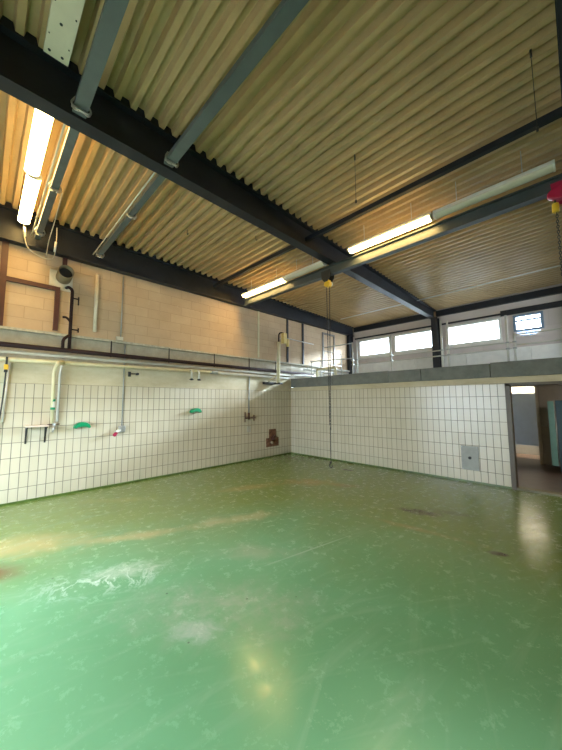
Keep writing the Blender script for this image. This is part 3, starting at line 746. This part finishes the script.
# left edge hose reel socket and pole
t = thing('power_socket', 'yellow and black hanging plug on the cream pipe at the left edge', 'socket', (0.15, -6.67, 2.2))
obj('socket_body', bx(0.12, 0.19, -6.70, -6.645, 2.12, 2.20), M_YELLOW, t, bevel=0.008)
obj('socket_cap', bx(0.125, 0.185, -6.695, -6.65, 2.075, 2.12), M_BLACK, t, bevel=0.008)
obj('hanger', tb([(0.15, -6.67, 2.19), (0.15, -6.67, 2.32)], 0.014, 8), M_BLACK, t)
obj('cable', tb(catmull([(0.15, -6.67, 2.08), (0.10, -6.68, 1.7), (0.05, -6.70, 1.3), (0.04, -6.72, 0.98)]), 0.010, 6), M_BLACK, t)
tag(obj('wall_conduit', tb([(0.03, -6.63, 2.24), (0.03, -6.66, 1.3)], 0.012, 8), M_WHITEPIPE), 'thin white conduit on the tiles below the yellow plug', 'pipe')

# shelf
t = thing('wall_shelf', 'small pale wall shelf on two black brackets', 'shelf', (0, -6.23, 1.2))
obj('shelf_board', bx(0.0, 0.20, -6.39, -6.09, 1.205, 1.228), M_SHELF, t, bevel=0.003)
for y in (-6.365, -6.115):
    bm = B(); box(bm, 0.0, 0.012, y-0.012, y+0.012, 0.93, 1.205); box(bm, 0.012, 0.18, y-0.010, y+0.010, 1.185, 1.205)
    tube(bm, [(0.01, y, 0.98), (0.14, y, 1.19)], 0.008, 6)
    obj('bracket', bm, M_BLACK, t)
# green hose hooks
def hose_hook(y, z, label):
    t = thing('hose_holder', label, 'hose holder', (0, y, z), 'green plastic hose holders')
    bm = B(); pts = []
    for k in range(11):
        a = PI*k/10; pts.append((y-0.125*math.cos(a), z+0.10*math.sin(a)))
    for k in range(10, -1, -1):
        a = PI*k/10; pts.append((y-0.10*math.cos(a), z-0.012+0.03*math.sin(a)))
    prism(bm, pts, 0, 0.012, 0.15); obj('saddle', bm, M_GREEN, t, bevel=0.006)
    bm = B(); box(bm, 0.0, 0.012, y-0.075, y+0.075, z+0.02, z+0.07); obj('back_plate', bm, M_GREEN, t)
hose_hook(-5.60, 1.15, 'green half-round hose holder near the shelf')
hose_hook(-3.35, 1.36, 'green half-round hose holder below the twin white pipes')
# conduit with valve box
t = thing('valve_box', 'grey and red wall valve fed by a thin conduit', 'valve', (0, -4.93, 1.0))
obj('conduit', tb([(0.022, -4.92, 2.77), (0.022, -4.92, 1.14)], 0.012, 8), M_GREYPIPE, t)
obj('body', bx(0.0, 0.09, -4.98, -4.87, 1.02, 1.14), M_CHROME, t, bevel=0.01)
obj('elbow', tb([(0.06, -4.95, 1.07), (0.10, -5.05, 1.02)], 0.03, 10), M_WHITE, t)
obj('red_knob', tb([(0.10, -5.04, 1.01), (0.14, -5.08, 0.975)], 0.032, 10), M_RED, t)
t = thing('pipe_clip', 'small black double clip on the plaster above the tiles', 'clip', (0, -4.75, 2.17))
bm = B(); box(bm, 0, 0.03, -4.84, -4.79, 2.12, 2.22); obj('plate', bm, M_BLACK, t)
bm = B(); tube(bm, [(0.02, -4.81, 2.18), (0.05, -4.67, 2.18)], 0.012, 6); tube(bm, [(0.0, -4.67, 2.18), (0.07, -4.67, 2.18)], 0.026, 10); obj('arm', bm, M_BLACK, t)
# thin riser with red valve, right
t = thing('red_valve_pipe', 'thin grey drop pipe ending in a red-brown wall valve', 'pipe', (0, -1.7, 1.1))
obj('pipe', tb([(0.020, -1.70, 2.45), (0.020, -1.72, 1.20)], 0.016, 8), M_GREYPIPE, t)
bm = B(); tube(bm, [(0.03, -1.72, 1.30), (0.03, -1.72, 1.12)], 0.026, 10); tube(bm, [(0.04, -1.86, 1.16), (0.04, -1.50, 1.16)], 0.018, 8)
tube(bm, [(0.04, -1.86, 1.32), (0.04, -1.86, 1.05)], 0.014, 8); tube(bm, [(0.04, -1.55, 1.24), (0.04, -1.55, 1.08)], 0.014, 8)
obj('valve', bm, M_BROWN, t)
obj('grey_box', bx(0.002, 0.04, -1.76, -1.66, 0.78, 0.93), paint('grey_plate', (0.40, 0.40, 0.36), 0.6), t)
# rusty patch with hole
t = thing('rusty_wall_patch', 'stepped rusty patch of missing tiles in the left wall', 'patch', (0, -0.8, 0.3))
bm = B(); prism(bm, [(-1.06, 0.30), (-0.57, 0.30), (-0.57, 0.55), (-0.68, 0.55), (-0.68, 0.80), (-0.95, 0.80), (-0.95, 0.55), (-1.06, 0.55)], 0, 0.0, 0.012)
obj('plate', bm, M_RUST, t)
bm = B(); ring(bm, (0.03, -0.80, 0.54), (1, 0, 0), 0.07, 0.018); tube(bm, [(0.0, -0.80, 0.54), (0.05, -0.80, 0.54)], 0.05, 12)
obj('pipe_stub', bm, M_BROWN, t)
obj('outlet', tb([(0.01, -0.86, 0.42), (0.05, -0.86, 0.42)], 0.035, 10), M_WHITE, t)

# swivel hose arm near the corner
t = thing('swivel_arm', 'cream upright pipe with yellow box on a black wall bracket', 'pipe', (0.2, -0.78, 2.15))
obj('upright', tb([(0.24, -0.80, 2.14), (0.24, -0.77, 3.36)], 0.050, 14), M_CREAM, t)
bm = B(); box(bm, 0.002, 0.36, -0.84, -0.74, 2.10, 2.15); box(bm, 0.002, 0.10, -1.20, -0.74, 2.10, 2.17); obj('wall_bracket', bm, M_BLACK, t)
obj('brace', tb([(0.05, -1.02, 2.17), (0.20, -0.82, 2.38)], 0.018, 8), M_CREAM, t)
obj('hose', tb(round_path([(0.24, -0.77, 3.35), (0.24, -0.77, 3.60), (0.30, -0.76, 3.64), (0.42, -0.74, 3.60)], 0.06), 0.020), M_DKPIPE, t)
bm = B(); box(bm, 0.36, 0.48, -0.80, -0.66, 3.30, 3.60); obj('yellow_box', bm, paint('pale_yellow_paint', (0.75, 0.58, 0.22), 0.4), t, bevel=0.01)
obj('float', tb([(0.45, -0.60, 3.22), (0.45, -0.60, 3.44)], 0.045, 12), paint('pale_yellow_paint', (0.75, 0.58, 0.22), 0.4), t)
obj('arm', tb([(0.24, -0.75, 3.47), (0.45, -0.60, 3.46), (0.45, 0.6, 3.44)], 0.014, 8), M_WHITEPIPE, t)

# ------------------------------------------------------------------ far wall: hatch plate
t = thing('wall_hatch', 'square grey metal plate with a dark hole on the far tiles', 'plate', (4.83, 0, 0.25))
obj('plate', bx(4.69, 4.99, -0.014, 0.0, 0.24, 0.705), paint('grey_metal_plate', (0.30, 0.31, 0.28), 0.5, 0.0), t, bevel=0.003)
obj('hole', tb([(4.84, -0.030, 0.475), (4.84, -0.012, 0.475)], 0.028, 12), M_BLACK, t)
for x, z in ((4.71, 0.26), (4.97, 0.26), (4.71, 0.685), (4.97, 0.685)): obj('screw', tb([(x, -0.018, z), (x, -0.013, z)], 0.007, 8), M_CHROME, t)

# gallery slabs along the top of the far wall
xs = [0.02, 1.62, 3.23, 3.985, 5.27, 6.9, 8.5, RIGHT_X]
lb = ['grey concrete edge slab nearest the left wall', 'long grey concrete edge slab behind the hoist chain', 'short grey concrete edge slab below the second window', 'grey concrete edge slab below the gallery posts at the column', 'dark grey concrete edge slab above the doorway', 'grey concrete edge slab past the doorway', 'grey concrete edge slab at the right wall']
for i, (a, b) in enumerate(zip(xs, xs[1:])):
    tag(obj('edge_slab', bx(a+0.006, b-0.006, -0.03, 0.10, 2.045, PAR-(0.012 if i in (0, 2, 3) else 0)), M_CONC, bevel=0.004), lb[i], 'slab', 'concrete slabs along the gallery edge')

# ------------------------------------------------------------------ gallery railings and pipes
def rail_post(x, y, z1, label, r=0.020, group='white gallery railing posts'):
    t = thing('railing_post', label, 'post', (x, y, 2.25), group)
    obj('post', tb([(x, y, 2.252), (x, y, z1)], r, 10), M_WHITEPIPE, t)
    for z in (2.60, 2.72): obj('clip', bx(x-0.03, x+0.03, y-0.03, y+0.03, z-0.014, z+0.014), M_GREYPIPE, t)
rail_post(2.10, 0.25, 3.22, 'left white post of the pair at the gallery corner')
rail_post(2.24, 0.25, 3.22, 'right white post of the pair at the gallery corner')
rail_post(3.20, 0.25, 3.25, 'single white post between the first two windows', 0.014)
rail_post(4.36, 0.25, 3.38, 'left white post of the pair before the dark column')
rail_post(4.49, 0.25, 3.36, 'right white post of the pair before the dark column')
rail_post(5.53, 0.25, 3.26, 'left white post of the pair beside the small window')
rail_post(5.64, 0.25, 2.88, 'right shorter post of the pair beside the small window')
def hrail(pts, r, label, mat=None, name='railing_bar'):
    return tag(obj(name, tb(pts, r, 8), mat or M_WHITEPIPE), label, 'rail')
hrail([(1.10, 0.25, 3.20), (2.10, 0.25, 3.20)], 0.014, 'upper white railing bar at the left end of the gallery')
hrail([(0.60, 0.25, 2.83), (2.10, 0.25, 2.78)], 0.014, 'middle white railing bar at the left end of the gallery')
hrail([(2.24, 0.27, 2.72), (5.6, 0.27, 2.72)], 0.012, 'upper long white railing bar across the gallery')
hrail([(2.24, 0.27, 2.60), (5.6, 0.27, 2.60)], 0.012, 'lower long white railing bar across the gallery')
hrail([(5.64, 0.25, 2.86), (9.3, 0.25, 2.86)], 0.014, 'upper railing bar at the right end of the gallery')
hrail([(5.64, 0.25, 2.66), (9.3, 0.25, 2.66)], 0.012, 'lower railing bar at the right end of the gallery')
t = thing('ladder_hoop', 'white inverted hoop rail near the left end of the gallery', 'rail', (1.1, 0.3, 2.25))
obj('hoop', tb(round_path([(1.10, 0.28, 2.252), (1.10, 0.28, 3.12), (1.10, 1.2, 3.12), (1.10, 1.2, 2.252)], 0.08), 0.014, 8), M_WHITEPIPE, t)
obj('step', tb([(1.10, 0.28, 2.72), (1.10, 1.2, 2.72)], 0.012, 8), M_WHITEPIPE, t)
t = thing('low_hoop', 'small bluish-white hoop rail by the wall, left of the gallery ladder', 'rail', (0.6, 0.3, 2.25))
obj('hoop', tb(round_path([(0.62, 0.28, 2.252), (0.62, 0.28, 2.83), (0.98, 0.28, 2.83), (0.98, 0.28, 2.252)], 0.06), 0.016, 8), M_WHITEPIPE, t)
tag(obj('gallery_pipe', tb(round_path([(0.88, 0.22, 2.27), (0.88, 0.22, 2.56), (1.55, 0.22, 2.56), (1.55, 0.22, 2.27)], 0.05), 0.036), M_CREAM), 'thick cream pipe bend standing on the left end of the gallery', 'pipe')
tag(obj('white_gallery_pipe', tb(round_path([(1.18, 0.17, 2.27), (1.18, 0.17, 2.42), (1.40, 0.17, 2.42), (1.40, 0.17, 2.27)], 0.03), 0.028), M_WHITEPIPE), 'short white pipe bend under the cream gallery pipe', 'pipe')
bm = B()
tube(bm, [(0.20, 0.4, 2.62), (0.20, 3.1, 2.62)], 0.03, 8); tube(bm, [(0.20, 0.4, 2.75), (0.20, 3.1, 2.75)], 0.03, 8)
for y in (0.6, 1.8, 3.0): tube(bm, [(0.04, y, 2.75), (0.20, y, 2.75), (0.20, y, 2.62)], 0.015, 6)
tag(obj('gallery_pipe_pair', bm, M_WHITEPIPE), 'pair of bluish-white pipes along the wall over the gallery', 'pipe')
tag(obj('radiator_pipe', tb([(3.05, YW-0.30, 3.02), (4.6, YW-0.30, 3.02)], 0.02, 8), M_WHITEPIPE), 'white heating pipe before the dark column under the windows', 'pipe')

# ------------------------------------------------------------------ behind the doorway
t = thing('corridor_door', 'grey-brown door leaf with lever handle beyond the doorway', 'door', (5.72, PY, 0.03))
obj('door_leaf', bx(5.72, 6.32, PY-0.06, PY-0.012, 0.04, 1.95), M_LEAF, t, bevel=0.004)
obj('door_post', bx(5.655, 5.715, PY-0.09, PY-0.002, 0.03, 1.96), paint('pale_door_post', (0.50, 0.47, 0.42), 0.5), t)
bm = B(); tube(bm, [(5.76, PY-0.06, 0.98), (5.76, PY-0.12, 0.98)], 0.016, 8); tube(bm, [(5.72, PY-0.115, 0.985), (5.86, PY-0.115, 0.975)], 0.013, 8); obj('door_handle', bm, M_CHROME, t)
t = thing('blue_grey_panel', 'blue-grey upright panel seen through the far doorway', 'panel', (5.2, 3.9, 0.03))
obj('panel', bx(4.2, 5.66, 3.92, 3.97, 0.36, 1.80), M_BLUEPANEL, t); 
for x in (4.25, 5.6): obj('foot', bx(x, x+0.04, 3.92, 3.97, 0.03, 0.36), M_BLUEPANEL, t)
t = thing('teal_cabinet', 'dark teal metal cabinet standing beyond the doorway', 'cabinet', (6.4, 2.3, 0.03))
obj('body', bx(6.06, 6.9, 1.95, 2.5, 0.08, 1.60), M_TEAL, t, bevel=0.006)
obj('door', bx(6.10, 6.86, 1.925, 1.948, 0.12, 1.57), M_TEAL, t)
obj('side_door', bx(5.935, 6.035, 1.90, 1.93, 0.20, 1.58), M_TEALLIGHT, t, label='pale teal door swung open')
obj('hinge', tb([(6.047, 1.93, 0.3), (6.047, 1.93, 1.5)], 0.011, 8), M_CHROME, t)
bm = B(); box(bm, 6.10, 6.86, 2.0, 2.45, 0.03, 0.08); obj('plinth', bm, M_BLACK, t)
# lamp in the back room
t = thing('back_room_lamp', 'ceiling lamp of the small room behind the doorway', 'ceiling lamp', (4.9, 4.2, 2.1))
obj('housing', bx(4.3, 5.7, 4.15, 4.27, 2.07, 2.10), M_WHITE, t)
obj('diffuser', bx(4.32, 5.68, 4.16, 4.26, 2.04, 2.07), emit('back_room_diffuser', (1.0, 0.84, 0.60), 40.0), t)
t = thing('added_corridor_lamp', 'added ceiling lamp, out of view in the corridor behind the doorway', 'ceiling lamp', (8.2, 1.4, 2.04))  # unseen lamp added to brighten the corridor
obj('housing', bx(7.6, 8.8, 1.34, 1.46, 2.015, 2.045), M_WHITE, t)
obj('diffuser', bx(7.62, 8.78, 1.35, 1.45, 1.985, 2.015), emit('added_corridor_glow', (1.0, 0.86, 0.70), 110.0), t)
for y, z, lbl in ((-6.49, 4.35, 'pale conduit along the channel beside the lit lamps'), (-5.60, 4.35, 'pale conduit along the farther left channel')):
    tag(obj('channel_conduit', tb([(0.22, y, z), (3.08, y, z)], 0.010, 8), M_WHITEPIPE), lbl, 'pipe')
